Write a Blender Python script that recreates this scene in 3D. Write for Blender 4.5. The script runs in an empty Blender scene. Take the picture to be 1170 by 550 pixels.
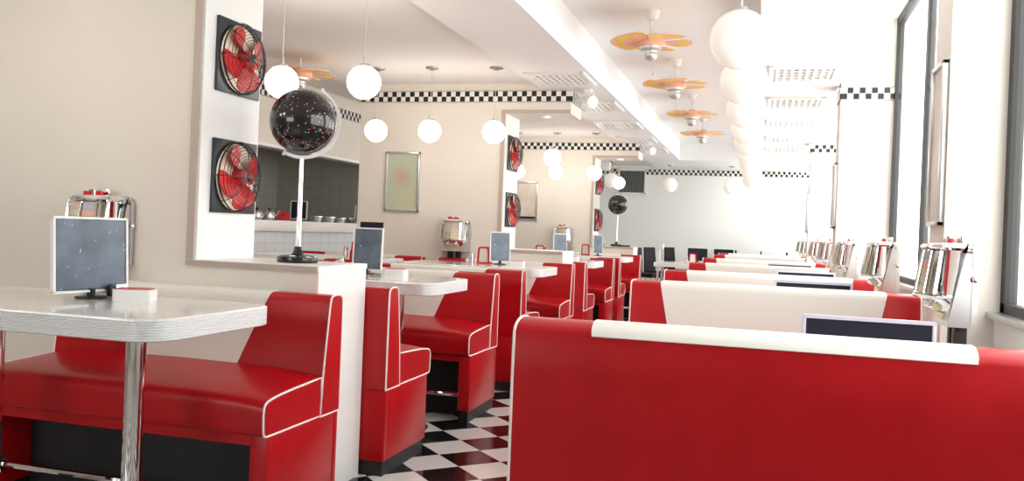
import bpy, bmesh, math, random
from mathutils import Vector, Matrix
random.seed(7)
sc = bpy.context.scene
C = sc.collection
PI = math.pi

# ------------------------------------------------------------------ materials
def mat(name, col, rough=.5, metal=0., spec=.5, coat=0., emit=None, estr=0.):
    m = bpy.data.materials.new(name); m.use_nodes = True
    b = m.node_tree.nodes['Principled BSDF']
    b.inputs['Base Color'].default_value = (*col, 1)
    b.inputs['Roughness'].default_value = rough
    b.inputs['Metallic'].default_value = metal
    b.inputs['Specular IOR Level'].default_value = spec
    b.inputs['Coat Weight'].default_value = coat
    if emit:
        b.inputs['Emission Color'].default_value = (*emit, 1)
        b.inputs['Emission Strength'].default_value = estr
    return m

def nodes(m):
    return m.node_tree.nodes, m.node_tree.links, m.node_tree.nodes['Principled BSDF']

def noise_bump(m, scale, strength, dist=.002, detail=4):
    n, l, b = nodes(m)
    tc = n.new('ShaderNodeTexCoord'); nz = n.new('ShaderNodeTexNoise'); bp = n.new('ShaderNodeBump')
    nz.inputs['Scale'].default_value = scale; nz.inputs['Detail'].default_value = detail
    bp.inputs['Strength'].default_value = strength; bp.inputs['Distance'].default_value = dist
    l.new(tc.outputs['Object'], nz.inputs['Vector']); l.new(nz.outputs['Fac'], bp.inputs['Height'])
    l.new(bp.outputs['Normal'], b.inputs['Normal'])
    return m

def noise_colour(m, c1, c2, scale, lo=.35, hi=.65, detail=3):
    n, l, b = nodes(m)
    tc = n.new('ShaderNodeTexCoord'); nz = n.new('ShaderNodeTexNoise'); r = n.new('ShaderNodeValToRGB')
    nz.inputs['Scale'].default_value = scale; nz.inputs['Detail'].default_value = detail
    r.color_ramp.elements[0].position = lo; r.color_ramp.elements[1].position = hi
    r.color_ramp.elements[0].color = (*c1, 1); r.color_ramp.elements[1].color = (*c2, 1)
    l.new(tc.outputs['Object'], nz.inputs['Vector']); l.new(nz.outputs['Fac'], r.inputs['Fac'])
    l.new(r.outputs['Color'], b.inputs['Base Color'])
    return m

M = {}
M['wall'] = noise_bump(noise_colour(mat('cream_paint', (.80, .745, .67), .6), (.79, .735, .66), (.81, .755, .68), 3), 140, .06)
M['white_wall'] = noise_bump(mat('white_paint', (.88, .885, .865), .55), 140, .05)
M['white'] = mat('white_gloss_paint', (.88, .87, .85), .35)
M['casing'] = mat('taupe_casing', (.50, .42, .36), .5)
M['ceil'] = noise_bump(mat('ceiling_paint', (.86, .835, .81), .7), 120, .04)
M['soffit'] = noise_bump(mat('soffit_paint', (.90, .895, .885), .65), 120, .04)
M['tile_black'] = mat('black_tile', (.012, .010, .010), .25)
M['tile_white'] = mat('white_tile', (.84, .83, .80), .25)
M['tile_line'] = mat('strip_edge', (.42, .34, .30), .4)
M['vinyl'] = noise_bump(noise_colour(mat('red_vinyl', (.5, .01, .015), .30, spec=.32), (.43, .003, .007), (.48, .006, .011), 9), 260, .12, .001)
M['cream_vinyl'] = noise_bump(mat('cream_vinyl', (.82, .80, .74), .42), 260, .1, .001)
M['piping'] = mat('white_piping', (.86, .84, .80), .4)
M['black'] = mat('matt_black', (.012, .012, .013), .5)
M['gloss_black'] = mat('gloss_black', (.012, .012, .013), .15)
M['recess'] = mat('black_laminate', (.01, .01, .01), .6)
M['chrome'] = mat('chrome', (.86, .86, .87), .07, 1.)
M['steel'] = mat('brushed_steel', (.70, .70, .70), .28, 1.)
M['alu'] = mat('ribbed_aluminium', (.86, .87, .88), .32, .3)
M['laminate'] = noise_colour(mat('white_laminate', (.85, .83, .80), .12, coat=.3), (.82, .80, .77), (.87, .85, .82), 6)
M['red_plastic'] = mat('red_plastic', (.62, .012, .015), .25)
M['white_plastic'] = mat('white_plastic', (.86, .86, .85), .3)
M['lilac_frame'] = mat('pale_frame', (.66, .66, .78), .3)
M['bead'] = mat('opal_glass', (1, .96, .90), .25, emit=(1, .92, .82), estr=10.5)
M['row_bead'] = mat('row_opal_glass', (.93, .89, .83), .25, emit=(1, .93, .86), estr=.22)
M['bulb'] = mat('lit_lamp', (1, .9, .8), .4, emit=(1, .86, .7), estr=4.)
M['cord'] = mat('pale_cord', (.72, .66, .55), .5)
M['peach'] = mat('peach_blade', (.92, .50, .32), .35)
M['rose'] = mat('dark_nickel', (.36, .35, .33), .3, .9)
M['orange'] = mat('orange_blade', (.86, .20, .07), .35)
M['yellow'] = mat('yellow_blade', (.92, .62, .02), .35)
M['silver_paint'] = mat('silver_paint', (.62, .62, .61), .3, .6)
M['grille_dark'] = mat('grille_dark', (.36, .33, .31), .7)
M['vent_dark'] = mat('vent_dark', (.03, .03, .028), .6)
M['vent_slat'] = mat('vent_slat', (.26, .27, .25), .5, .4)
M['fan_back'] = mat('fan_cream', (.92, .80, .64), .4)
M['fan_panel'] = mat('fan_panel', (.035, .042, .046), .3)
M['fan_red'] = mat('fan_red', (.76, .02, .02), .25)
M['wire'] = mat('black_wire', (.015, .014, .014), .35)
M['glass_ware'] = mat('clear_glass', (.85, .9, .9), .05)
nodes(M['glass_ware'])[2].inputs['Transmission Weight'].default_value = .9
M['leatherette'] = noise_bump(mat('black_leatherette', (.012, .012, .013), .6, spec=.2), 200, .1, .001)
M['slate'] = noise_colour(mat('slate_cover', (.07, .09, .12), .22), (.05, .068, .092), (.105, .13, .165), 9)
M['navy'] = mat('navy_cover', (.016, .020, .034), .45, spec=.25)
M['art_beige'] = noise_colour(mat('beige_print', (.6, .52, .44), .3), (.62, .53, .43), (.74, .67, .6), 5)
M['ground'] = mat('pale_ground', (.8, .8, .78), .8)
for i, c in enumerate(((.86, .50, .42), (.55, .55, .70), (.80, .72, .50), (.70, .74, .62), (.84, .62, .50))):
    M['slip%d' % i] = mat('title_slip_%d' % i, c, .5)
M['slip_bar'] = mat('slip_gap', (.74, .64, .46), .5)
M['key'] = mat('cream_key', (.78, .70, .50), .35)

def specks(name, base, rough, scale, cols, coat=.0, dot=.16, few=.72):
    """dark cover strewn with tiny coloured dots"""
    m = mat(name, base, rough, coat=coat)
    n, l, b = nodes(m)
    tc = n.new('ShaderNodeTexCoord'); v = n.new('ShaderNodeTexVoronoi'); v.inputs['Scale'].default_value = scale
    l.new(tc.outputs['Object'], v.inputs['Vector'])
    lt = n.new('ShaderNodeMath'); lt.operation = 'LESS_THAN'; lt.inputs[1].default_value = dot
    l.new(v.outputs['Distance'], lt.inputs[0])
    sep = n.new('ShaderNodeSeparateColor'); l.new(v.outputs['Color'], sep.inputs['Color'])
    gt = n.new('ShaderNodeMath'); gt.operation = 'GREATER_THAN'; gt.inputs[1].default_value = few
    l.new(sep.outputs['Red'], gt.inputs[0])
    mul = n.new('ShaderNodeMath'); mul.operation = 'MULTIPLY'
    l.new(lt.outputs[0], mul.inputs[0]); l.new(gt.outputs[0], mul.inputs[1])
    r = n.new('ShaderNodeValToRGB'); r.color_ramp.interpolation = 'CONSTANT'
    els = r.color_ramp.elements
    els[0].color = (*cols[0], 1); els[1].position = 1 / len(cols); els[1].color = (*cols[1], 1)
    for i in range(2, len(cols)):
        e = els.new(i / len(cols)); e.color = (*cols[i], 1)
    l.new(sep.outputs['Green'], r.inputs['Fac'])
    nz = n.new('ShaderNodeTexNoise'); nz.inputs['Scale'].default_value = 9; nz.inputs['Detail'].default_value = 4
    l.new(tc.outputs['Object'], nz.inputs['Vector'])
    rb = n.new('ShaderNodeValToRGB'); rb.color_ramp.elements[0].position = .35; rb.color_ramp.elements[1].position = .7
    rb.color_ramp.elements[0].color = (*[k * .8 for k in base], 1); rb.color_ramp.elements[1].color = (*[k * 1.5 for k in base], 1)
    l.new(nz.outputs['Fac'], rb.inputs['Fac'])
    mx = n.new('ShaderNodeMix'); mx.data_type = 'RGBA'
    l.new(mul.outputs[0], mx.inputs['Factor']); l.new(rb.outputs['Color'], mx.inputs['A']); l.new(r.outputs['Color'], mx.inputs['B'])
    l.new(mx.outputs['Result'], b.inputs['Base Color'])
    return m
M['stars'] = specks('star_map', (.010, .009, .010), .12, 95, [(.9, .85, .8), (.2, .6, .9), (.9, .35, .2), (.85, .7, .3), (.8, .3, .5)], .3, .21, .45)
M['menu_blue'] = specks('speckled_slate', (.10, .135, .18), .25, 75, [(.35, .5, .9), (.75, .85, .95), (.7, .65, .35), (.3, .45, .8)])

def floor_mat():
    m = mat('checker_floor', (.8, .8, .8), .12)
    n, l, b = nodes(m)
    tc = n.new('ShaderNodeTexCoord'); mp = n.new('ShaderNodeMapping'); ck = n.new('ShaderNodeTexChecker')
    mp.inputs['Rotation'].default_value = (0, 0, PI / 4); mp.inputs['Location'].default_value = (.05, .02, .03)
    ck.inputs['Scale'].default_value = 1 / .2
    ck.inputs['Color1'].default_value = (.012, .012, .012, 1); ck.inputs['Color2'].default_value = (.78, .77, .74, 1)
    l.new(tc.outputs['Object'], mp.inputs['Vector']); l.new(mp.outputs['Vector'], ck.inputs['Vector'])
    l.new(ck.outputs['Color'], b.inputs['Base Color'])
    return m
M['floor'] = floor_mat()

def wall_tile_mat(name, c1, c2, mortar, size):
    m = mat(name, c1, .2)
    n, l, b = nodes(m)
    tc = n.new('ShaderNodeTexCoord'); sp = n.new('ShaderNodeSeparateXYZ'); ad = n.new('ShaderNodeMath'); cb = n.new('ShaderNodeCombineXYZ')
    br = n.new('ShaderNodeTexBrick'); br.offset = 0.
    br.inputs['Scale'].default_value = 1.; br.inputs['Mortar Size'].default_value = .003
    br.inputs['Brick Width'].default_value = size; br.inputs['Row Height'].default_value = size
    br.inputs['Color1'].default_value = (*c1, 1); br.inputs['Color2'].default_value = (*c2, 1); br.inputs['Mortar'].default_value = (*mortar, 1)
    l.new(tc.outputs['Object'], sp.inputs[0]); l.new(sp.outputs['X'], ad.inputs[0]); l.new(sp.outputs['Y'], ad.inputs[1])
    l.new(ad.outputs[0], cb.inputs['X']); l.new(sp.outputs['Z'], cb.inputs['Y']); l.new(cb.outputs[0], br.inputs['Vector'])
    l.new(br.outputs['Color'], b.inputs['Base Color'])
    return m
M['kitchen_tile'] = wall_tile_mat('kitchen_tile', (.42, .41, .355), (.40, .39, .34), (.31, .30, .26), .125)
M['counter_tile'] = wall_tile_mat('counter_tile', (.74, .77, .79), (.70, .74, .77), (.55, .57, .58), .16)

def blob_print():
    """pale green print with a soft red and a yellow patch"""
    m = mat('green_print', (.5, .55, .42), .25)
    n, l, b = nodes(m)
    tc = n.new('ShaderNodeTexCoord')
    last = None
    col = (.50, .55, .43)
    for (cx, cz, r, c) in ((0, .04, .13, (.60, .27, .17)), (.05, -.14, .13, (.64, .62, .20))):
        mp = n.new('ShaderNodeMapping'); mp.vector_type = 'POINT'
        mp.inputs['Location'].default_value = (-cx, 0, -cz)
        ln = n.new('ShaderNodeVectorMath'); ln.operation = 'LENGTH'
        l.new(tc.outputs['Object'], mp.inputs['Vector']); l.new(mp.outputs['Vector'], ln.inputs[0])
        mr = n.new('ShaderNodeMapRange'); mr.interpolation_type = 'SMOOTHSTEP'
        mr.inputs['From Min'].default_value = 0.; mr.inputs['From Max'].default_value = r
        mr.inputs['To Min'].default_value = .62 if cz > 0 else .4; mr.inputs['To Max'].default_value = 0.
        l.new(ln.outputs['Value'], mr.inputs['Value'])
        mx = n.new('ShaderNodeMix'); mx.data_type = 'RGBA'
        mx.inputs['A'].default_value = (*col, 1); mx.inputs['B'].default_value = (*c, 1)
        l.new(mr.outputs['Result'], mx.inputs['Factor'])
        if last: l.new(last.outputs['Result'], mx.inputs['A'])
        last = mx
    l.new(last.outputs['Result'], b.inputs['Base Color'])
    return m
M['print'] = blob_print()

def pane_mat():
    m = bpy.data.materials.new('window_glass'); m.use_nodes = True
    n, l = m.node_tree.nodes, m.node_tree.links
    n.remove(n['Principled BSDF'])
    t = n.new('ShaderNodeBsdfTransparent'); g = n.new('ShaderNodeBsdfGlossy'); mx = n.new('ShaderNodeMixShader')
    t.inputs['Color'].default_value = (.97, .99, .99, 1); g.inputs['Roughness'].default_value = .02; mx.inputs['Fac'].default_value = .10
    l.new(t.outputs[0], mx.inputs[1]); l.new(g.outputs[0], mx.inputs[2])
    l.new(mx.outputs[0], n['Material Output'].inputs['Surface'])
    return m
M['pane'] = pane_mat()
def cover_glass():
    m = bpy.data.materials.new('curved_glass'); m.use_nodes = True
    n, l = m.node_tree.nodes, m.node_tree.links
    n.remove(n['Principled BSDF'])
    t = n.new('ShaderNodeBsdfTransparent'); g = n.new('ShaderNodeBsdfGlossy'); mx = n.new('ShaderNodeMixShader'); fr = n.new('ShaderNodeLayerWeight')
    g.inputs['Roughness'].default_value = .04; fr.inputs['Blend'].default_value = .16
    l.new(fr.outputs['Fresnel'], mx.inputs['Fac']); l.new(t.outputs[0], mx.inputs[1]); l.new(g.outputs[0], mx.inputs[2])
    l.new(mx.outputs[0], n['Material Output'].inputs['Surface'])
    return m
M['cover_glass'] = cover_glass()

# ------------------------------------------------------------------ mesh helpers
def nb(): return bmesh.new()

def box(bm, x0, x1, y0, y1, z0, z1, bev=0., mi=0, seg=2):
    vs = [bm.verts.new((x, y, z)) for x in (x0, x1) for y in (y0, y1) for z in (z0, z1)]
    idx = [(0, 1, 3, 2), (4, 6, 7, 5), (0, 4, 5, 1), (2, 3, 7, 6), (0, 2, 6, 4), (1, 5, 7, 3)]
    fs = [bm.faces.new([vs[i] for i in q]) for q in idx]
    for f in fs: f.material_index = mi
    if bev > 0:
        es = list({e for f in fs for e in f.edges})
        r = bmesh.ops.bevel(bm, geom=es, offset=bev, segments=seg, affect='EDGES', profile=.5)
        for f in r['faces']: f.material_index = mi
    return fs

def prism(bm, pts, a0, a1, axes='YZX', mi=0):
    """closed outline pts (two axes) swept along the third"""
    ia, ib, ic = ['XYZ'.index(k) for k in axes]
    def mk(p, a):
        v = [0, 0, 0]; v[ia] = p[0]; v[ib] = p[1]; v[ic] = a
        return bm.verts.new(v)
    r0 = [mk(p, a0) for p in pts]; r1 = [mk(p, a1) for p in pts]
    n = len(pts); fs = []
    for i in range(n):
        j = (i + 1) % n
        fs.append(bm.faces.new((r0[i], r0[j], r1[j], r1[i])))
    fs.append(bm.faces.new(r0[::-1])); fs.append(bm.faces.new(r1))
    for f in fs: f.material_index = mi
    return fs

def tube(bm, pts, r, n=8, closed=False, mi=0):
    pts = [Vector(p) for p in pts]; m = len(pts); rings = []
    up = None
    for i, p in enumerate(pts):
        if closed: d = pts[(i + 1) % m] - pts[i - 1]
        elif i == 0: d = pts[1] - p
        elif i == m - 1: d = p - pts[-2]
        else: d = pts[i + 1] - pts[i - 1]
        d.normalize()
        if up is None:
            up = Vector((0, 0, 1)) if abs(d.z) < .9 else Vector((1, 0, 0))
        a = d.cross(up)
        if a.length < 1e-5: a = d.cross(Vector((0, 1, 0)))
        a.normalize(); b = a.cross(d); b.normalize(); up = b
        rings.append([bm.verts.new(p + (a * math.cos(t) + b * math.sin(t)) * r) for t in [2 * PI * k / n for k in range(n)]])
    rng = range(m if closed else m - 1)
    for i in rng:
        q, s = rings[i], rings[(i + 1) % m]
        for k in range(n):
            f = bm.faces.new((q[k], q[(k + 1) % n], s[(k + 1) % n], s[k])); f.material_index = mi
    if not closed:
        f = bm.faces.new(rings[0][::-1]); f.material_index = mi
        f = bm.faces.new(rings[-1]); f.material_index = mi

def lathe(bm, prof, n=24, c=(0, 0, 0), axis='Z', mi=0):
    rings = []
    for (r, z) in prof:
        if r < 1e-6:
            rings.append([(0, 0, z)])
        else:
            rings.append([(r * math.cos(2 * PI * k / n), r * math.sin(2 * PI * k / n), z) for k in range(n)])
    def tr(p):
        x, y, z = p
        if axis == 'X': x, y, z = z, x, y
        elif axis == 'Y': x, y, z = y, z, x
        return bm.verts.new((x + c[0], y + c[1], z + c[2]))
    vr = [[tr(p) for p in r] for r in rings]
    for a, b in zip(vr, vr[1:]):
        if len(a) == 1 and len(b) == 1: continue
        for k in range(n):
            k2 = (k + 1) % n
            if len(a) == 1: f = bm.faces.new((a[0], b[k2], b[k]))
            elif len(b) == 1: f = bm.faces.new((a[k], a[k2], b[0]))
            else: f = bm.faces.new((a[k], a[k2], b[k2], b[k]))
            f.material_index = mi
    if len(vr[0]) > 1: f = bm.faces.new(vr[0][::-1]); f.material_index = mi
    if len(vr[-1]) > 1: f = bm.faces.new(vr[-1]); f.material_index = mi

def sphere_prof(r, n=14, z0=0., a0=-PI / 2, a1=PI / 2):
    return [(r * math.cos(a0 + (a1 - a0) * i / n) if 0 < i < n or abs(abs((a0, a1)[i == n]) - PI / 2) > 1e-4 else 0., z0 + r * math.sin(a0 + (a1 - a0) * i / n)) for i in range(n + 1)]

def rrect(w, d, r, n=6, cx=0, cy=0):
    pts = []
    for (sx, sy, a) in ((1, 1, 0), (-1, 1, PI / 2), (-1, -1, PI), (1, -1, 3 * PI / 2)):
        for i in range(n + 1):
            t = a + PI / 2 * i / n
            pts.append((cx + sx * (w / 2 - r) + r * math.cos(t), cy + sy * (d / 2 - r) + r * math.sin(t)))
    return pts

def obj(name, bm, mats, parent=None, smooth=35, loc=None):
    bmesh.ops.recalc_face_normals(bm, faces=bm.faces)
    if smooth:
        for f in bm.faces: f.smooth = True
        ang = math.radians(smooth)
        for e in bm.edges:
            if len(e.link_faces) == 2 and e.calc_face_angle(0) > ang: e.smooth = False
    me = bpy.data.meshes.new(name); bm.to_mesh(me); bm.free()
    for m in (mats if isinstance(mats, (list, tuple)) else [mats]): me.materials.append(M[m])
    o = bpy.data.objects.new(name, me); C.objects.link(o)
    if parent: o.parent = parent
    if loc: o.location = loc
    return o

def tag(o, label, cat, group=None):
    o['label'] = label; o['category'] = cat
    if group: o['group'] = group
    return o

def thing(name, label, cat, loc=(0, 0, 0), rz=0., group=None):
    o = bpy.data.objects.new(name, None); C.objects.link(o)
    o.empty_display_size = .05
    o.location = loc; o.rotation_euler = (0, 0, rz)
    return tag(o, label, cat, group)

def struct(name, bm, mats, parent=None, smooth=30):
    o = obj(name, bm, mats, parent, smooth)
    o['kind'] = 'structure'
    return o

def copy_thing(root, label, loc, rz=0., group=None):
    r = root.copy(); C.objects.link(r); r.location = loc; r.rotation_euler = (0, 0, rz); r['label'] = label
    if group: r['group'] = group
    def rec(a, b):
        for ch in list(a.children):
            c = ch.copy(); C.objects.link(c); c.parent = b
            rec(ch, c)
    rec(root, r)
    return r

# ------------------------------------------------------------------ setting
ZL, ZS, ZH, ZB = 2.18, 2.13, 2.39, 2.60          # left ceiling, soffits, raised fan ceiling, window bay
YF = 14.7                                        # far wall
XB = -4.0                                        # bulkhead over the kitchen counter
XG = .876                                        # window glass
Y0 = -1.6
PART = ((2.75, 3.13), (6.66, 7.06), (10.56, 10.94))
PIL = ((3.60, 3.90, .665), (6.60, 6.86, .51), (10.50, 10.72, .51))

b = nb(); box(b, -6.2, 1.0, Y0, YF + .2, -.1, 0); struct('floor', b, 'floor')

b = nb()
box(b, -3.45, -1.74, Y0, YF, ZL, 2.7, mi=0)                   # left ceiling
box(b, -6.2, -3.45, Y0, YF, 2.235, 2.7, mi=0)                 # shallow cove and kitchen
box(b, -1.74, -1.21, Y0, YF, ZS, 2.7, mi=1)                   # soffit with grilles
box(b, -1.21, -.045, Y0, 12.96, ZH, 2.7, mi=1)                # raised ceiling with fans
box(b, -1.21, -.045, 12.96, YF, ZS, 2.7, mi=1)
box(b, -.045, .495, Y0, YF, ZS, 2.7, mi=1)                    # window-side soffit
box(b, .495, 1.0, Y0, YF, ZB, 2.7, mi=1)
struct('ceiling', b, ['ceil', 'soffit'])

b = nb()
BX0, BX1, BZ0, BZ1 = -4.0, -1.9, .85, 1.90                       # unseen opening added behind the camera for fill daylight
box(b, -6.2, BX0, Y0 - .15, Y0, 0, 2.7); box(b, BX1, 1.0, Y0 - .15, Y0, 0, 2.7)
box(b, BX0, BX1, Y0 - .15, Y0, 0, BZ0); box(b, BX0, BX1, Y0 - .15, Y0, BZ1, 2.7)
struct('wall_back', b, 'wall')
b = nb(); box(b, -6.2, 1.0, YF, YF + .15, 0, 2.7); struct('wall_far', b, 'white_wall')

# kitchen side: bulkhead, tiled walls
b = nb()
box(b, XB - .12, XB, Y0, 8.6, 1.64, 2.235)
box(b, XB - .12, XB, 8.6, YF, 0, 2.235)
struct('wall_left', b, 'wall')
b = nb(); box(b, XB - .125, XB + .012, Y0, 8.6, 1.615, 1.64); struct('trim_1', b, 'white')
b = nb(); box(b, -5.40, -5.27, Y0, 8.6, 0, 2.235); struct('wall_kitchen_back', b, 'kitchen_tile')
b = nb(); box(b, -5.27, XB - .12, 8.6, 8.72, 0, 2.235); struct('wall_kitchen_end', b, 'kitchen_tile')

def checker(bm, along, s0, s1, face, z0=2.032, sq=.0405, t=.008, sign=-1):
    """two rows of square tiles standing proud of a wall face; mats: black, white, line"""
    n = int(round((s1 - s0) / sq)); sq_a = (s1 - s0) / n
    for i in range(n):
        for r in range(2):
            a0, a1 = s0 + i * sq_a, s0 + (i + 1) * sq_a
            za, zb = z0 + r * sq, z0 + (r + 1) * sq
            f0, f1 = sorted((face, face + sign * t))
            mi = (i + r) % 2
            if along == 'X': box(bm, a0, a1, f0, f1, za, zb, mi=mi)
            else: box(bm, f0, f1, a0, a1, za, zb, mi=mi)
    f0, f1 = sorted((face, face + sign * (t + .003)))
    for (za, zb) in ((z0 - .006, z0), (z0 + 2 * sq, z0 + 2 * sq + .005)):
        if along == 'X': box(bm, s0, s1, f0, f1, za, zb, mi=2)
        else: box(bm, f0, f1, s0, s1, za, zb, mi=2)

CK = ['tile_black', 'tile_white', 'tile_line']
pnames = ('near', 'middle', 'third')
for (ya, yb), nm in zip(PART, pnames):
    b = nb()
    box(b, -3.30, -2.02, ya, yb, 0, ZL + .02)                       # solid wall
    box(b, -2.02, -1.508, ya, yb, 0, .822)                          # low wall under the opening
    box(b, -2.02, -1.485, ya, yb, 1.935, ZS + .01)                  # header
    box(b, -2.02, -1.74, ya, yb, ZS + .01, ZL + .02)
    struct('wall_partition_' + nm, b, ['wall'])
    b = nb()                                                        # cap of the low wall, casing round the opening
    box(b, -2.045, -1.502, ya - .004, yb + .006, .822, .842, mi=0)
    box(b, -2.052, -1.508, ya - .008, ya - .004, .820, .840, mi=1)
    box(b, -2.052, -2.020, ya - .008, ya, .842, 1.965, mi=1)
    box(b, -2.020, -1.485, ya - .008, ya, 1.935, 1.965, mi=1)
    box(b, -1.508, -1.503, ya, yb, 0, .822, mi=0)                     # low wall end drawn whiter than its cream front
    struct('trim_opening_' + nm, b, ['white', 'casing'])
    b = nb(); box(b, -2.021, -2.014, ya + .002, yb - .002, .842, 1.935)   # jamb face drawn whiter than the cream wall
    struct('trim_jamb_' + nm, b, 'white')
    b = nb(); checker(b, 'X', -3.30, -1.485, ya); checker(b, 'Y', ya, yb, -1.485, sign=1)
    struct('trim_checker_' + nm, b, CK)
b = nb(); checker(b, 'X', -3.9, -2.40, YF); checker(b, 'X', -1.92, .86, YF); struct('trim_checker_far', b, CK)
b = nb(); checker(b, 'Y', Y0, YF, XB, sign=1); struct('trim_checker_left', b, CK)

for i, (ya, yb, xa) in enumerate(PIL):
    b = nb(); box(b, xa, 1.0, ya, yb, 0, ZB + .02); struct('wall_pilaster_' + pnames[i], b, 'wall')
    b = nb(); checker(b, 'X', xa, XG, ya); checker(b, 'Y', ya, yb, xa, sign=-1); struct('trim_checker_pilaster_' + pnames[i], b, CK)
# window wall below the panes
b = nb(); box(b, XG - .03, 1.0, Y0, YF, 0, .74); box(b, XG - .03, 1.0, Y0, 1.15, .74, ZB + .02); struct('wall_right', b, 'white_wall')  # solid stretch beside the camera added to cut the near window light
spans = ((1.15, 3.60), (3.90, 6.60), (6.86, 10.50), (10.72, YF))
for i, (ya, yb) in enumerate(spans):
    w = bpy.data.objects.new('window_%d' % (i + 1), None); C.objects.link(w); w['kind'] = 'structure'
    b = nb(); box(b, XG - .06, XG + .06, ya, yb, .74, .765, .004); struct('window_sill', b, 'steel', w)
    b = nb()
    posts = [ya + .03, yb - .03] + ([5.37] if i == 1 else [(ya + yb) / 2 + .6])
    for y in posts: box(b, XG - .012, XG + .03, y - .028, y + .028, .765, ZB)
    box(b, XG - .012, XG + .03, ya, yb, .765, .80); box(b, XG - .012, XG + .03, ya, yb, ZB - .05, ZB)
    struct('window_frame', b, 'black', w)
    b = nb(); box(b, XG - .004, XG + .004, ya + .05, yb - .05, .795, ZB - .045); struct('window_pane', b, 'pane', w)
b = nb(); box(b, -3.0, -1.49, 13.7, 13.95, .79, .869); box(b, -2.95, -1.54, 13.74, 13.91, 0, .79); struct('wall_low_far', b, 'white_wall')

# ------------------------------------------------------------------ kitchen counter
t = thing('serving_counter', 'long white tiled serving counter under the kitchen bulkhead', 'counter', (XB - .25, 5.2, 0))
b = nb(); box(b, -.28, .28, -3.0, 3.3, .905, 1.0, .008); obj('worktop', b, 'white', t)
b = nb(); box(b, -.20, .22, -3.0, 3.3, 0, .905); obj('tiled_front', b, 'counter_tile', t)

# ------------------------------------------------------------------ booth benches
def densify(p):                       # soften an outline a little (one corner-cutting pass)
    out = []
    for a, c in zip(p, p[1:]):
        out += [(a[0] * .78 + c[0] * .22, a[1] * .78 + c[1] * .22), (a[0] * .22 + c[0] * .78, a[1] * .22 + c[1] * .78)]
    return [p[0]] + out + [p[-1]]

def prof_single(zt): return densify([(0, .345), (0, zt - .03), (-.008, zt - .006), (-.03, zt), (-.062, zt), (-.082, zt - .006), (-.09, zt - .035), (-.120, .50), (-.132, .345)])
def prof_thick(zt): return densify([(0, .345), (0, zt - .034), (-.012, zt - .014), (-.05, zt - .001), (-.10, zt), (-.145, zt - .010), (-.162, zt - .04), (-.19, .50), (-.20, .345)])
def prof_double(zt):
    h = [(-.130, .345), (-.120, .50), (-.092, zt - .035), (-.086, zt - .008), (-.06, zt), (0, zt)]
    return densify(h + [(-y, z) for (y, z) in h[::-1][1:]])

def strip_panel(bm, prof, keep, wt, wb, zt, off=.0035):
    pts = [p for p in prof if keep(p)]
    n = len(pts); rows = []
    for i, (y, z) in enumerate(pts):
        a = pts[max(i - 1, 0)]; c = pts[min(i + 1, n - 1)]
        ty, tz = c[0] - a[0], c[1] - a[1]; L = math.hypot(ty, tz) or 1
        ny, nz = tz / L, -ty / L
        if ny * (y) + nz * (z - .55) < 0: ny, nz = -ny, -nz      # outward
        k = max(0, min(1, (z - .45) / (zt - .45))); w = wb + (wt - wb) * k
        rows.append([bm.verts.new((-w, y - ny * .004, z - nz * .004)), bm.verts.new((-w, y + ny * off, z + nz * off)),
                     bm.verts.new((w, y + ny * off, z + nz * off)), bm.verts.new((w, y - ny * .004, z - nz * .004))])
    for p, q in zip(rows, rows[1:]):
        for k in range(4): bm.faces.new((p[k], p[(k + 1) % 4], q[(k + 1) % 4], q[k]))
    bm.faces.new(rows[0][::-1]); bm.faces.new(rows[-1])

SEAT = densify([(-.126, .347), (-.452, .347), (-.467, .351), (-.472, .365), (-.475, .425), (-.469, .445), (-.448, .456), (-.36, .466), (-.126, .476)])

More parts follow.
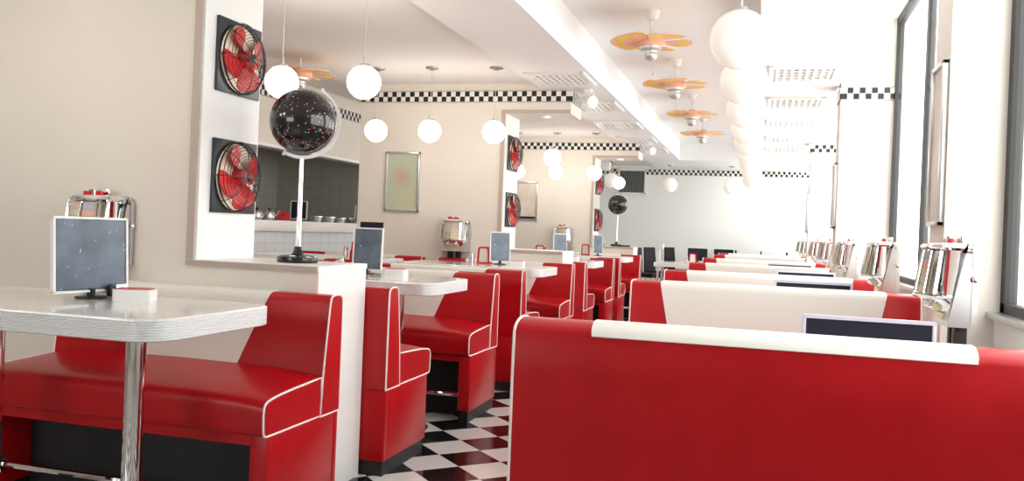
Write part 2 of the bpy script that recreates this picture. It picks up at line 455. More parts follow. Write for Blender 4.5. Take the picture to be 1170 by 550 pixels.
def make_bench(name, label, L, zt, kind, group, ct=.235, cb=.355):
    """facing -Y; single: rear plane at y=0; double: centred on y=0"""
    t = thing(name, label, 'booth bench', group=group)
    h = L / 2
    prof = {'single': prof_single, 'thick': prof_thick, 'double': prof_double}[kind](zt)
    dy = {'single': 0., 'thick': -.07, 'double': -.0}[kind]
    b = nb(); prism(b, prof, -h, h); back = obj('backrest', b, 'vinyl', t, 40)
    for s in (-1, 1):
        b = nb(); tube(b, [(s * (h - .001), y, z) for (y, z) in prof], .0036, 6, True); obj('piping', b, 'piping', back)
    b = nb()
    if kind == 'double': keep = lambda p: p[1] > .44
    else: keep = lambda p: p[1] > .44 and (p[0] < -.001)
    strip_panel(b, prof, keep, h - ct, h - cb, zt); obj('cream_panel', b, 'cream_vinyl', back, 40)
    sides = ((1,), (1, -1))[kind == 'double']
    for s in sides:
        sp = [(s * (y + dy), z) for (y, z) in SEAT]
        b = nb(); rows = []                                       # cushion, slightly crowned towards its middle
        for x, up in ((-h + .004, 0), (-h + .03, .005), (-h + .09, .013), (-h + .2, .020), (0, .024), (h - .2, .020), (h - .09, .013), (h - .03, .005), (h - .004, 0)):
            rows.append([b.verts.new((x, y, z + up * max(0, (z - .40) / .07))) for (y, z) in sp])
        for p, q in zip(rows, rows[1:]):
            for k in range(len(p)): b.faces.new((p[k], p[(k + 1) % len(p)], q[(k + 1) % len(p)], q[k]))
        b.faces.new(rows[0][::-1]); b.faces.new(rows[-1]); st = obj('seat', b, 'vinyl', t, 40)
        for e in (-1, 1):
            b = nb(); tube(b, [(e * (h - .004), y, z) for (y, z) in sp], .0036, 6, True); obj('piping', b, 'piping', st)
        b = nb()
        f = s * (-.445 + dy)
        for e in (-1, 1):
            y0, y1 = sorted((f, s * (dy - (.031 if kind == 'single' else 0))))
            x0, x1 = sorted((e * (h - .065), e * (h - .002)))
            box(b, x0, x1, y0, y1, .06, .345, .004)
        y0, y1 = sorted((f + s * .004, f + s * .03)); box(b, -h + .065, h - .065, y0, y1, .312, .345)
        y0, y1 = sorted((s * dy - s * .03, s * dy - s * .003))
        if kind == 'single': box(b, -h + .002, h - .002, y0, y1, .06, .344, .003)
        if kind == 'thick': box(b, -h + .002, h - .002, -.07, 0, .06, .345, .004)
        base = obj('base', b, 'vinyl', t)
        b = nb(); y0, y1 = sorted((f + s * .17, f + s * .19)); box(b, -h + .066, h - .066, y0, y1, .0, .311); obj('inner_panel', b, 'recess', base)
        b = nb()
        for e in (-1, 1):
            x0, x1 = sorted((e * (h - .06), e * (h - .010))); y0, y1 = sorted((f + s * .012, s * dy - s * .012))
            box(b, x0, x1, y0, y1, 0, .06)
        y0, y1 = sorted((s * dy - s * .028, s * dy - s * .012)); box(b, -h + .06, h - .06, y0, y1, 0, .06)
        obj('plinth', b, 'black', base)
        b = nb(); yr = f + s * .05
        tube(b, [(-h + .064, yr, .135), (h - .064, yr, .135)], .013, 10)
        for e in (-1, 1): lathe(b, [(.026, 0), (.026, .006), (.013, .012)], 14, (e * (h - .064) - (e > 0) * .012, yr, .135), 'X')
        obj('foot_rail', b, 'chrome', base)
    return t

GL = 'red booth benches along the partitions'
GR = 'red booth benches along the windows'
single0 = make_bench('booth_bench', '', 1.12, .75, 'single', GL)
XL = -1.96
left = [  # y of rear plane, facing us?, label
    (2.742, 0, 'red booth bench with cream back against the low wall with the large star globe'),
    (3.137, PI, 'red booth bench with its plain red back to the near low wall end'),
    (4.62, 0, 'red booth bench facing us behind the second speckled menu board'),
    (5.10, PI, 'red booth bench turned away, just behind the bench with the open black footwell'),
    (6.652, 0, 'red booth bench with cream back against the middle partition under the wall jukebox'),
    (7.068, PI, 'red booth bench turned away, backed against the middle low wall'),
    (8.58, 0, 'red booth bench facing us, second from the third low wall'),
    (8.875, PI, 'red booth bench turned away, between the last two tables on the partition side'),
    (10.552, 0, 'red booth bench against the third low wall with the small star globe'),
]
for i, (y, rz, lb) in enumerate(left):
    if i == 0: single0.location = (XL, y, 0); single0['label'] = lb
    else: copy_thing(single0, lb, (XL, y, 0), rz)
for (y, rz, lb) in ((5.16, 0, 'red booth bench of the inner row, nearest to the big globe base'),
                    (5.36, PI, 'red booth bench of the inner row, turned away, below the kitchen counter'),
                    (6.652, 0, 'red booth bench of the inner row, near the end of the kitchen counter')):
    copy_thing(single0, lb, (-3.22, y, 0), rz, 'inner row of booth benches by the counter')

r1 = make_bench('booth_bench', 'large red booth bench seen from behind in the foreground, white strip on top', 1.20, .785, 'thick', GR, .185, .25)
r1.location = (.035, 2.0, 0); r1.rotation_euler.z = PI
dbl = make_bench('double_booth_bench', '', 1.24, .785, 'double', GR, .135, .205)
rights = ((4.10, 'double red and cream booth bench just behind the big foreground bench'),
          (5.53, 'second double booth bench behind the foreground bench on the window side'),
          (7.38, 'third double booth bench behind the foreground bench on the window side'),
          (9.19, 'fourth double booth bench behind the foreground bench on the window side'),
          (11.32, 'fifth double booth bench behind the foreground bench on the window side'),
          (12.62, 'second farthest double booth bench of the window side row'))
for i, (y, lb) in enumerate(rights):
    if i == 0: dbl.location = (.045, y, 0); dbl['label'] = lb
    else: copy_thing(dbl, lb, (.045, y, 0))
r8 = copy_thing(single0, 'farthest booth bench of the window side row, before the black chairs', (.035, 13.88, .035), 0, GR)
r8.location.z = 0

# ------------------------------------------------------------------ tables
def make_table(name, label, L, W, H, legs, group):
    t = thing(name, label, 'table', group=group)
    b = nb()
    o = rrect(L - .008, W - .008, .085, 8)
    prism(b, o, H - .056, H - .006, 'XYZ')
    o2 = rrect(L - .004, W - .004, .087, 8); r = rrect(L - .014, W - .014, .082, 8)
    lo = [b.verts.new((x, y, H - .006)) for x, y in o2]; hi = [b.verts.new((x, y, H)) for x, y in r]
    n = len(lo)
    for k in range(n): b.faces.new((lo[k], lo[(k + 1) % n], hi[(k + 1) % n], hi[k]))
    b.faces.new(hi); b.faces.new(lo[::-1])
    obj('tabletop', b, 'laminate', t)
    b = nb(); rings = []
    steps = []
    for k in range(8):
        z = H - .057 + k * .0068
        steps += [(0, z), (.0028, z + .0018), (.0028, z + .0048), (0, z + .0066)]
    steps = [(-.004, H - .0585)] + steps + [(-.004, H - .002)]
    for (e, z) in steps:
        rings.append([b.verts.new((x, y, z)) for x, y in rrect(L - .006 + 2 * e, W - .006 + 2 * e, .086 + e, 8)])
    for p, q in zip(rings, rings[1:]):
        n = len(p)
        for k in range(n): b.faces.new((p[k], p[(k + 1) % n], q[(k + 1) % n], q[k]))
    obj('edge_band', b, 'alu', t, 20)
    for x in legs:
        b = nb(); lathe(b, [(.028, .012), (.028, H - .06)], 20, (x, 0, 0)); lg = obj('leg', b, 'chrome', t)
        b = nb(); lathe(b, [(.17, 0), (.17, .008), (.10, .022), (.03, .034), (0.0, .034)], 28, (x, 0, 0)); obj('foot', b, 'steel', lg)
    return t

GT = 'white booth tables on the partition side'
tab0 = make_table('booth_table', 'white booth table with ribbed metal edge in the left foreground', 1.09, .56, .74, (-.25, .26), GT)
LT = ((2.075, None), (3.93, 'white booth table just behind the near low wall, second menu board on it'),
      (5.93, 'white booth table before the middle partition with third menu board and red napkin holder'),
      (7.86, 'white booth table just behind the middle low wall'),
      (9.80, 'white booth table before the third partition'))
for y, lb in LT:
    if lb is None: tab0.location = (-1.965, y, 0)
    else: copy_thing(tab0, lb, (-1.965, y, 0))
for y, lb in ((4.42, 'white table of the inner booth row behind the big star globe'), (6.02, 'white table of the inner booth row near the kitchen counter')):
    copy_thing(tab0, lb, (-3.22, y, 0), 0, 'inner booth tables')
GTR = 'white booth tables on the window side'
tabr = make_table('booth_table', '', 1.06, .56, .66, (-.28, .28), GTR)
RT = ((3.085, 'white table between the foreground bench and the first double bench'),
      (4.78, 'white window side table behind the first double bench'),
      (6.275, 'white window side table behind the second double bench'),
      (8.14, 'white window side table behind the third double bench'),
      (9.93, 'white window side table behind the fourth double bench'),
      (11.98, 'white window side table behind the fifth double bench'),
      (13.27, 'white window side table before the farthest bench'))
for i, (y, lb) in enumerate(RT):
    if i == 0: tabr.location = (.13, y, 0); tabr['label'] = lb
    else: copy_thing(tabr, lb, (.13, y, 0))

# ------------------------------------------------------------------ jukeboxes (front faces -Y, plate back at y=0, bottom at z=0)
def make_jukebox(label):
    t = thing('tabletop_jukebox', label, 'jukebox', group='chrome tabletop jukeboxes')
    w, H = .245, .262
    b = nb()
    o = [(-w / 2, 0), (w / 2, 0)] + [(w / 2 - .04 + .04 * math.cos(a), H - .04 + .04 * math.sin(a)) for a in [PI / 2 * k / 6 for k in range(7)]] + \
        [(-w / 2 + .04 - .04 * math.sin(a), H - .04 + .04 * math.cos(a)) for a in [PI / 2 * k / 6 for k in range(7)]]
    prism(b, o, -.018, -.001, 'XZY'); obj('back_plate', b, 'steel', t)
    b = nb(); fs = prism(b, [(-.004, 0), (-.004, H), (-.030, H), (-.044, H - .018), (-.085, 0)], -w / 2 + .004, w / 2 - .004, 'YZX')
    ed = [e for e in b.edges if all(abs(abs(v.co.x) - w / 2 + .004) < 1e-4 and v.co.z > H - .03 for v in e.verts)]
    bmesh.ops.bevel(b, geom=ed[:0] or [e for e in ed if abs(e.verts[0].co.z - e.verts[1].co.z) < .001], offset=.034, segments=5, affect='EDGES'); obj('housing', b, 'steel', t)
    def ring(bm, z, hw, d0, d1, n=14, p=2.6):
        vs = [bm.verts.new((-hw, d0, z))]
        for k in range(n + 1):
            a = PI - PI * k / n
            cx, sy = math.cos(a), math.sin(a)
            vs.append(bm.verts.new((hw * math.copysign(abs(cx) ** (2 / p), cx), d0 - (d1) * abs(sy) ** (2 / p), z)))
        vs.append(bm.verts.new((hw, d0, z)))
        return vs
    def loft(bm, levels, mi=0, cap=True):
        rs = [ring(bm, *lv) for lv in levels]
        for p, q in zip(rs, rs[1:]):
            n = len(p)
            for k in range(n): f = bm.faces.new((p[k], p[(k + 1) % n], q[(k + 1) % n], q[k])); f.material_index = mi
        if cap: bm.faces.new(rs[0][::-1]); bm.faces.new(rs[-1])
    b = nb()
    loft(b, [(.0, .112, -.012, .020), (.012, .112, -.012, .050), (.075, .108, -.012, .105), (.088, .106, -.012, .118), (.236, .104, -.012, .105), (.250, .108, -.012, .118), (.258, .104, -.012, .108), (.262, .09, -.012, .085)])
    body = obj('chrome_case', b, 'chrome', t, 50)
    b = nb(); loft(b, [(.084, .107, -.012, .150), (.090, .112, -.012, .158), (.097, .107, -.012, .150)]); obj('lower_lip', b, 'chrome', body, 50)
    b = nb(); loft(b, [(.238, .108, -.012, .128), (.246, .112, -.012, .136), (.256, .106, -.012, .128)]); obj('upper_lip', b, 'chrome', body, 50)
    # title pages on a shallow curve: two columns of slips
    b = nb()
    def surf(u, v):                                     # u -1..1 across, v 0..1 up
        z = .099 + .136 * v; d = .140 - .022 * v
        return (u * .094, -.012 - d * (1 - .32 * abs(u) ** 2.4), z)
    def patch(u0, u1, v0, v1, mi, lift=0.):
        n = 5; up = [];
        for k in range(n + 1):
            u = u0 + (u1 - u0) * k / n
            a = surf(u, v0); c = surf(u, v1)
            up.append((b.verts.new((a[0], a[1] - lift, a[2])), b.verts.new((c[0], c[1] - lift, c[2]))))
        for p, q in zip(up, up[1:]):
            f = b.faces.new((p[0], q[0], q[1], p[1])); f.material_index = mi
    patch(-.72, .72, 0, 1, 5); patch(-.95, -.72, 0, 1, 6); patch(.72, .95, 0, 1, 6)
    for c in (0, 1):
        for r in range(5):
            u0 = -.66 + c * .68
            patch(u0, u0 + .60, .04 + r * .19, .04 + r * .19 + .145, (r + c * 2) % 5, .0025)
    obj('title_pages', b, ['slip0', 'slip1', 'slip2', 'slip3', 'slip4', 'slip_bar', 'chrome'], t)
    b = nb(); rows = []
    for k in range(13):
        u = -.93 + 1.86 * k / 12
        rows.append([b.verts.new((x, y - .012, z)) for (x, y, z) in (surf(u, 0), surf(u, 1))])
    for p, q in zip(rows, rows[1:]): b.faces.new((p[0], q[0], q[1], p[1]))
    obj('glass_cover', b, 'cover_glass', t, 60)
    for u in (-.96, 0.01, .64, .96):
        b = nb(); tube(b, [(surf(u, v)[0], surf(u, v)[1] - .006, surf(u, v)[2]) for v in (0, .5, 1)], .007 if u in (-.96, .96) else .0045, 8); obj('page_frame', b, 'chrome', t)
    b = nb()
    for k in range(2):
        z0, z1 = .018 + k * .028, .042 + k * .028
        y0, y1 = -.012 - (.055 + k * .026), -.012 - (.070 + k * .026)
        for j in range(11):
            x = -.080 + j * .0125
            b2 = box(b, x, x + .010, y1 - .006, y1 + .02, z0, z1 - .004, .001, 0, 1)
    obj('selector_keys', b, 'key', body)
    b = nb()
    box(b, -.056, .034, -.070, -.056, .262, .277, .004, 0); box(b, -.012, .002, -.073, -.053, .262, .284, .003, 1); box(b, -.058, .037, -.040, -.026, .262, .285, .003, 1)
    obj('coin_slot', b, ['red_plastic', 'chrome'], t)
    for x in (-.035, .035):
        b = nb(); lathe(b, [(0, -.012), (.009, -.010), (.012, 0), (.012, .02)], 12, (x, -.115, .062), 'Y'); obj('knob', b, 'chrome', t)
    b = nb(); lathe(b, [(.010, 0), (.010, .006), (.005, .010), (0, .011)], 12, (w / 2, -.012, .15), 'X'); obj('lock', b, 'chrome', t)
    return t
GJ = 'chrome tabletop jukeboxes'
j0 = make_jukebox('chrome jukebox on the near partition behind the first menu board')
j0.location = (-2.41, 2.745, .806)
def j_stand(root, h):
    for x in (-.035, .035):
        b = nb(); box(b, x - .018, x + .018, -.05, -.012, -h, .002, .003); obj('stand', b, 'black', root)
jl = [j0, copy_thing(j0, 'chrome jukebox on the middle partition below the green framed print', (-2.40, 6.655, .806)),
      copy_thing(j0, 'chrome jukebox on the third partition, half hidden by a menu board', (-2.38, 10.555, .806))]
jr = []
JR = ((3.06, 'large chrome jukebox cut off at the right edge, nearest on the window side'),
      (4.62, 'chrome jukebox on the window side, second from the camera, red bench end beside it'),
      (6.41, 'chrome jukebox on the window side, third from the camera, before the pilaster'),
      (8.12, 'chrome jukebox on the window side, fourth from the camera'),
      (9.85, 'chrome jukebox on the window side, fifth from the camera'),
      (11.95, 'chrome jukebox on the window side, sixth from the camera'),
      (13.25, 'farthest chrome jukebox on the window side'))
for y, lb in JR: jr.append(copy_thing(j0, lb, (.645, y, .752), -PI / 2))
for o in jl: j_stand(o, .055)
for o in jr: j_stand(o, .0915)

# ------------------------------------------------------------------ things on the tables
def make_board(label, w=.20, h=.275, cover='menu_blue', lean=0.06):
    t = thing('menu_board', label, 'menu board', group='standing menu boards')
    y = lambda z: z * lean
    def slab(bm, x0, x1, z0, z1, t0, t1):
        vs = [bm.verts.new((x, y(z) + d, z)) for d in (t0, t1) for x, z in ((x0, z0), (x1, z0), (x1, z1), (x0, z1))]
        for q in ((3, 2, 1, 0), (4, 5, 6, 7), (0, 1, 5, 4), (1, 2, 6, 5), (2, 3, 7, 6), (3, 0, 4, 7)): bm.faces.new([vs[i] for i in q])
    z0 = .022
    b = nb(); slab(b, -w / 2, w / 2, z0, z0 + h, -.002, .004); slab(b, -w / 2 + .008, w / 2 - .008, z0 + .008, z0 + h - .008, -.005, -.001); c = obj('cover', b, cover, t)
    b = nb(); f = .007
    slab(b, -w / 2 - .003, w / 2 + .003, z0 - .003, z0 + f - .003, -.008, .007); slab(b, -w / 2 - .003, w / 2 + .003, z0 + h - f + .003, z0 + h + .003, -.008, .007)
    slab(b, -w / 2 - .003, -w / 2 + f - .003, z0, z0 + h, -.008, .007); slab(b, w / 2 - f + .003, w / 2 + .003, z0, z0 + h, -.008, .007)
    obj('frame', b, 'white_plastic', t)
    b = nb(); lathe(b, [(.045, 0), (.045, .005), (.012, .008), (.012, .03)], 18); obj('stand', b, 'black', t)
    return t
b1 = make_board('large speckled blue menu board on the left foreground table', .26, .222)
b1.location = (-1.955, 2.17, .74); b1.rotation_euler.z = math.radians(82)
b = nb(); box(b, .062, .105, -.036, -.010, 0, .042, .003); box(b, .045, .064, -.030, -.012, .004, .036, .002, 1); obj('clip', b, ['steel', 'black'], b1)
b2 = make_board('speckled blue menu board on the second table, beside the near low wall end', .155, .215)
b2.location = (-1.965, 4.10, .74); b2.rotation_euler.z = math.radians(6)
b3 = copy_thing(b2, 'speckled blue menu board on the table before the middle partition', (-1.845, 6.08, .74), math.radians(40))
b4 = copy_thing(b2, 'narrow menu board on the table just past the middle low wall', (-1.81, 7.9, .74), math.radians(52))
b5 = copy_thing(b2, 'menu board on the table before the third partition', (-1.81, 9.85, .74), math.radians(58))
b6 = make_board('black framed menu board on the inner table, behind the second menu board', .175, .25, 'navy')
b6.location = (-2.88, 6.06, .74); b6.rotation_euler.z = math.radians(8)
b6.children[1].data.materials[0] = M['black']

def make_box(label):
    t = thing('napkin_tray', label, 'tray', group='small white trays with red lining')
    b = nb(); prism(b, rrect(.115, .075, .012, 4), 0, .034, 'XYZ'); obj('tray', b, 'white_plastic', t)
    b = nb(); prism(b, rrect(.103, .063, .009, 4), .030, .0365, 'XYZ'); obj('lining', b, 'red_plastic', t)
    return t
bx = make_box('small white tray with red lining on the left foreground table')
bx.location = (-1.82, 2.20, .74); bx.rotation_euler.z = math.radians(24)
copy_thing(bx, 'small white tray beside the second menu board', (-1.80, 4.10, .74), math.radians(6))
copy_thing(bx, 'small white tray on the table before the middle partition', (-1.70, 6.02, .74), math.radians(6))
copy_thing(bx, 'small white tray on the table just past the middle low wall', (-1.68, 7.85, .74), .1)

def make_napkin(label):
    t = thing('napkin_dispenser', label, 'napkin dispenser', group='red napkin dispensers')
    w, h, d = .085, .125, .075
    b = nb()
    out = [(-w / 2 - .008, 0), (w / 2 + .008, 0), (w / 2, h - .012), (w / 2 - .012, h), (-w / 2 + .012, h), (-w / 2, h - .012)]
    inn = [(-w / 2 + .007, .012), (w / 2 - .007, .012), (w / 2 - .012, h - .02), (w / 2 - .02, h - .012), (-w / 2 + .02, h - .012), (-w / 2 + .012, h - .02)]
    for y0, y1 in ((-d / 2, d / 2),):
        vo = [[b.verts.new((x, y, z)) for x, z in out] for y in (y0, y1)]; vi = [[b.verts.new((x, y, z)) for x, z in inn] for y in (y0, y1)]
        for k in range(6):
            k2 = (k + 1) % 6
            b.faces.new((vo[0][k], vo[0][k2], vi[0][k2], vi[0][k])); b.faces.new((vo[1][k2], vo[1][k], vi[1][k], vi[1][k2]))
            b.faces.new((vo[0][k], vo[1][k], vo[1][k2], vo[0][k2])); b.faces.new((vi[0][k2], vi[1][k2], vi[1][k], vi[0][k]))
    obj('frame', b, 'red_plastic', t, 20)
    b = nb(); prism(b, [(x * .99, z) for x, z in inn], -d / 2 + .006, d / 2 - .006, 'XZY'); obj('face_plate', b, 'cream_vinyl', t, 20)
    return t
nk = make_napkin('red napkin dispenser beside the third menu board')
nk.location = (-1.965, 6.09, .74)
copy_thing(nk, 'red napkin dispenser left of the second menu board', (-2.055, 4.20, .74), .1)
copy_thing(nk, 'red napkin dispenser on the inner table near the kitchen counter', (-3.02, 6.14, .74), .1)
copy_thing(nk, 'red napkin dispenser on the table just past the middle low wall', (-2.02, 7.98, .74), .1)
copy_thing(nk, 'red napkin dispenser on the table before the third partition', (-1.97, 9.93, .74), .1)

def make_shaker(label):
    t = thing('salt_shaker', label, 'shaker', group='salt shakers')
    b = nb(); lathe(b, [(.017, 0), (.019, .01), (.017, .055)], 16); obj('jar', b, 'steel', t)
    b = nb(); lathe(b, [(.0175, .055), (.0185, .072), (.012, .082), (0, .085)], 16); obj('cap', b, 'chrome', t)
    return t
sh = make_shaker('salt shaker beside the red napkin dispenser before the middle partition')
sh.location = (-2.055, 6.06, .74)
copy_thing(sh, 'salt shaker left of the napkin dispenser on the second table', (-2.14, 4.16, .74))
copy_thing(sh, 'salt shaker on the inner table near the kitchen counter', (-3.12, 6.12, .74))
copy_thing(sh, 'salt shaker on the table just past the middle low wall', (-2.11, 7.95, .74))

def make_wide_board(label):
    t = thing('menu_board', label, 'menu board', group='wide dark menu boards on the window side tables')
    w, h = .385, .112
    b = nb(); box(b, -w / 2 + .006, w / 2 - .006, -.006, .006, .004, h - .004); obj('cover', b, 'navy', t)
    b = nb()
    prism(b, rrect(w, .011, .004, 3, 0, h - .0055), -.010, .010, 'XZY'); prism(b, rrect(w, .011, .004, 3, 0, .0055), -.010, .010, 'XZY')
    box(b, -w / 2, -w / 2 + .012, -.010, .010, .004, h - .004, .003); box(b, w / 2 - .012, w / 2, -.010, .010, .004, h - .004, .003)
    obj('frame', b, 'lilac_frame', t)
    b = nb()
    for x in (-.12, .12): box(b, x - .02, x + .02, -.03, .03, 0, .006, .002)
    obj('foot', b, 'steel', t)
    return t
wb = make_wide_board('wide dark menu board with pale frame just behind the big foreground bench')
wb.location = (.325, 2.86, .66)
for x, y, lb in ((.265, 4.72, 'wide dark menu board behind the first double bench'), (.3, 6.25, 'wide dark menu board behind the second double bench'), (.25, 8.1, 'wide dark menu board behind the third double bench')):
    copy_thing(wb, lb, (x, y, .66), 0).scale.z = 1.2

# ------------------------------------------------------------------ star globes
def make_globe(label, c, R, zc, base_z, view):
    t = thing('star_globe', label, 'globe', c)
    d = Vector((view[0], view[1], 0)).normalized(); rgt = Vector((d.y, -d.x, 0)); up = Vector((0, 0, 1))
    b = nb(); lathe(b, sphere_prof(R, 24), 48); g = obj('sphere', b, 'stars', t, 60, (0, 0, zc - base_z)); g.rotation_euler = (.45, .35, .3)
    b = nb(); pts = []
    a0 = math.radians(62)
    Rr = R + .012
    for k in range(37):
        a = a0 - PI * k / 36
        pts.append(rgt * (Rr * math.cos(a)) + up * (Rr * math.sin(a)) + Vector((0, 0, zc - base_z)))
    for k in range(36):                                # flat band
        pass
    vs = []
    for k in range(37):
        a = a0 - PI * k / 36
        rad = rgt * math.cos(a) + up * math.sin(a); o = Vector((0, 0, zc - base_z))
        vs.append([b.verts.new(o + rad * rr + d * ty) for rr, ty in ((Rr - .006, -.011), (Rr + .006, -.011), (Rr + .006, .011), (Rr - .006, .011))])
    for p, q in zip(vs, vs[1:]):
        for k in range(4): b.faces.new((p[k], p[(k + 1) % 4], q[(k + 1) % 4], q[k]))
    b.faces.new(vs[0][::-1]); b.faces.new(vs[-1])
    for s in (0, 36):
        a = a0 - PI * s / 36; rad = rgt * math.cos(a) + up * math.sin(a); o = Vector((0, 0, zc - base_z))
        tube(b, [o + rad * (R - .006), o + rad * (Rr + .012)], .006, 8)
    obj('meridian_ring', b, 'white_plastic', t)
    b = nb(); lathe(b, [(.0105, .03), (.0085, zc - base_z - R - .012)], 16); obj('pole', b, 'chrome', t)
    b = nb(); lathe(b, [(.076, 0), (.078, .008), (.076, .020), (.066, .026), (.026, .030), (.018, .038), (.014, .055), (.011, .062), (0, .062)], 36); obj('base', b, 'gloss_black', t)
    return t
make_globe('large black star globe on tall chrome stand on the near low wall', (-1.70, 2.94, .842), .125, 1.381, .842, (-1.7, 2.94))
make_globe('small distant black star globe on chrome stand on the third low wall', (-1.745, 10.75, .842), .125, 1.367, .842, (-1.7, 10.75))

# ------------------------------------------------------------------ fans set into the jambs (face +X)
def make_jamb_fan(label):
    t = thing('wall_fan', label, 'fan', group='red fans in the partition jambs')
    s = .285
    b = nb(); box(b, 0, .014, -s / 2, s / 2, -s / 2, s / 2, .003)
    obj('panel', b, 'fan_panel', t)
    R = .134
    b = nb(); lathe(b, [(R - .004, .014), (R - .012, .016), (0, .016)], 40, (0, 0, 0), 'X'); obj('back_disc', b, 'fan_back', t)
    for k in range(4):
        b = nb(); a = math.radians(20 + 90 * k); n = 8; lo = []; hi = []
        vs = []
        for i in range(n + 1):
            r = .022 + (R - .030) * i / n
            hw = .86 * (.25 + .42 * math.sin(PI * min(1, .15 + .85 * i / n) * .72))
            if i == n: hw *= .72
            row = []
            for j in range(5):
                q = -hw + 2 * hw * j / 4
                row.append((.030 + .014 * (q / hw), r * math.cos(a + q), r * math.sin(a + q)))
            vs.append(row)
        va = [[b.verts.new(p) for p in row] for row in vs]; vb = [[b.verts.new((p[0] + .003, p[1], p[2])) for p in row] for row in vs]
        for i in range(n):
            for j in range(4):
                b.faces.new((va[i][j], va[i][j + 1], va[i + 1][j + 1], va[i + 1][j])); b.faces.new((vb[i][j], vb[i + 1][j], vb[i + 1][j + 1], vb[i][j + 1]))
        for i in range(n):
            for j in (0, 4): b.faces.new((va[i][j], va[i + 1][j], vb[i + 1][j], vb[i][j]))
        for i in (0, n):
            for j in range(4): b.faces.new((va[i][j], va[i][j + 1], vb[i][j + 1], vb[i][j]))
        obj('blade', b, 'fan_red', t)
    b = nb(); lathe(b, [(.034, .016), (.034, .040), (.026, .050), (0, .052)], 20, (0, 0, 0), 'X'); obj('hub', b, 'red_plastic', t)
    b = nb()
    def dome(r): return .016 + .058 * math.sqrt(max(0, 1 - (r / (R + .006)) ** 2.6)) + .003
    for k in range(12):
        r = .018 + (R - .014) * k / 11
        tube(b, [(dome(r), r * math.cos(2 * PI * i / 40), r * math.sin(2 * PI * i / 40)) for i in range(40)], .00125, 5, True)
    for x in (.018, .034): tube(b, [(x, (R + .004) * math.cos(2 * PI * i / 40), (R + .004) * math.sin(2 * PI * i / 40)) for i in range(40)], .0024, 5, True)
    for k in range(8):
        a = math.radians(45 * k)
        tube(b, [(dome(r), r * math.cos(a), r * math.sin(a)) for r in [.012 + (R - .008) * i / 10 for i in range(11)]] + [(.016, (R + .004) * math.cos(a), (R + .004) * math.sin(a))], .0016, 5)
    lathe(b, [(.016, .074), (.016, .078), (.006, .082), (0, .082)], 16, (0, 0, 0), 'X')
    obj('guard', b, 'wire', t, 60)
    return t
fan0 = make_jamb_fan('red fan in black square panel, lower one on the near jamb')
fj = ((2.962, 1.163, None), (2.962, 1.628, 'red fan in black square panel, upper one on the near jamb'),
      (6.87, 1.163, 'red fan in black panel, lower one on the middle partition jamb'), (6.87, 1.628, 'red fan in black panel, upper one on the middle partition jamb'),
      (10.76, 1.163, 'small distant red fan, lower one on the third jamb'), (10.76, 1.628, 'small distant red fan, upper one on the third jamb'))
for y, z, lb in fj:
    if lb is None: fan0.location = (-2.014, y, z)
    else: copy_thing(fan0, lb, (-2.014, y, z))

# ------------------------------------------------------------------ pendant globe lamps
def make_pendant(label, R, drop, group, glass='bead'):
    """origin at the ceiling; lamp centre at -drop"""
    t = thing('pendant_lamp', label, 'pendant lamp', group=group)
    b = nb(); lathe(b, [(0, -.022), (.012, -.022), (.028, -.014), (.048, -.010), (.050, 0), (0, 0)][::-1], 24); obj('ceiling_rose', b, 'rose', t)
    b = nb(); lathe(b, [(.0022, -.02), (.0022, -drop + R + .03)], 6); obj('cord', b, 'cord', t)
    b = nb(); lathe(b, [(.006, -drop + R + .045), (.007, -drop + R + .012), (.026, -drop + R + .008), (.030, -drop + R - .006), (0, -drop + R - .006)], 16); obj('cap', b, 'steel', t)
    b = nb(); lathe(b, sphere_prof(R, 16, -drop), 32); obj('glass_globe', b, glass, t, 60)
    return t
GP = 'small white globe lamps in the left bays'
p0 = make_pendant('', .084, ZL - 1.707, GP)
PP = ((-2.83, 2.0, 'white globe lamp above the left foreground table, hung over its far end'),
      (-2.385, 2.0, 'white globe lamp above the left foreground table, hung over its middle'),
      (-1.94, 3.93, 'white globe lamp nearest the camera, right of the big star globe'),
      (-2.385, 3.90, 'white globe lamp partly behind the big star globe'),
      (-2.83, 5.97, 'white globe lamp leftmost of three before the green framed print'),
      (-2.395, 5.97, 'white globe lamp middle of three before the middle partition'),
      (-1.905, 6.0, 'white globe lamp beside the opening of the middle partition'),
      (-1.955, 8.05, 'white globe lamp hanging in the middle opening below the checker strip'),
      (-2.40, 8.05, 'white globe lamp in the third bay hidden by the middle partition edge'),
      (-2.86, 10.04, 'white globe lamp peeping out behind the middle jamb fans'),
      (-2.39, 10.04, 'white globe lamp before the third partition, under a nearer globe lamp'),
      (-1.92, 10.04, 'white globe lamp beside the opening of the third partition'),
      (-1.93, 11.9, 'white globe lamp seen inside the third opening, before the far vent'))
for i, (x, y, lb) in enumerate(PP):
    if lb.startswith('white globe lamp in the third bay hidden'): continue
    if i == 0: p0.location = (x, y, ZL); p0['label'] = lb
    else: copy_thing(p0, lb, (x, y, ZL))
pf = make_pendant('pale globe lamp at the left of the far wall row, beside the vent', .122, ZS - 1.815, 'large globe lamps along the far wall', 'row_bead')
pf.location = (-2.38, 13.9, ZL); 
pf2 = copy_thing(pf, 'globe lamp in the middle of the far wall, under the checker strip', (-1.44, 13.9, ZS))
pf3 = copy_thing(pf, 'globe lamp on the far wall beside the long row of lamps', (-.485, 13.9, ZS))
pr = make_pendant('', .122, ZH - 1.81, 'long row of large white globe lamps over the window side benches', 'row_bead')
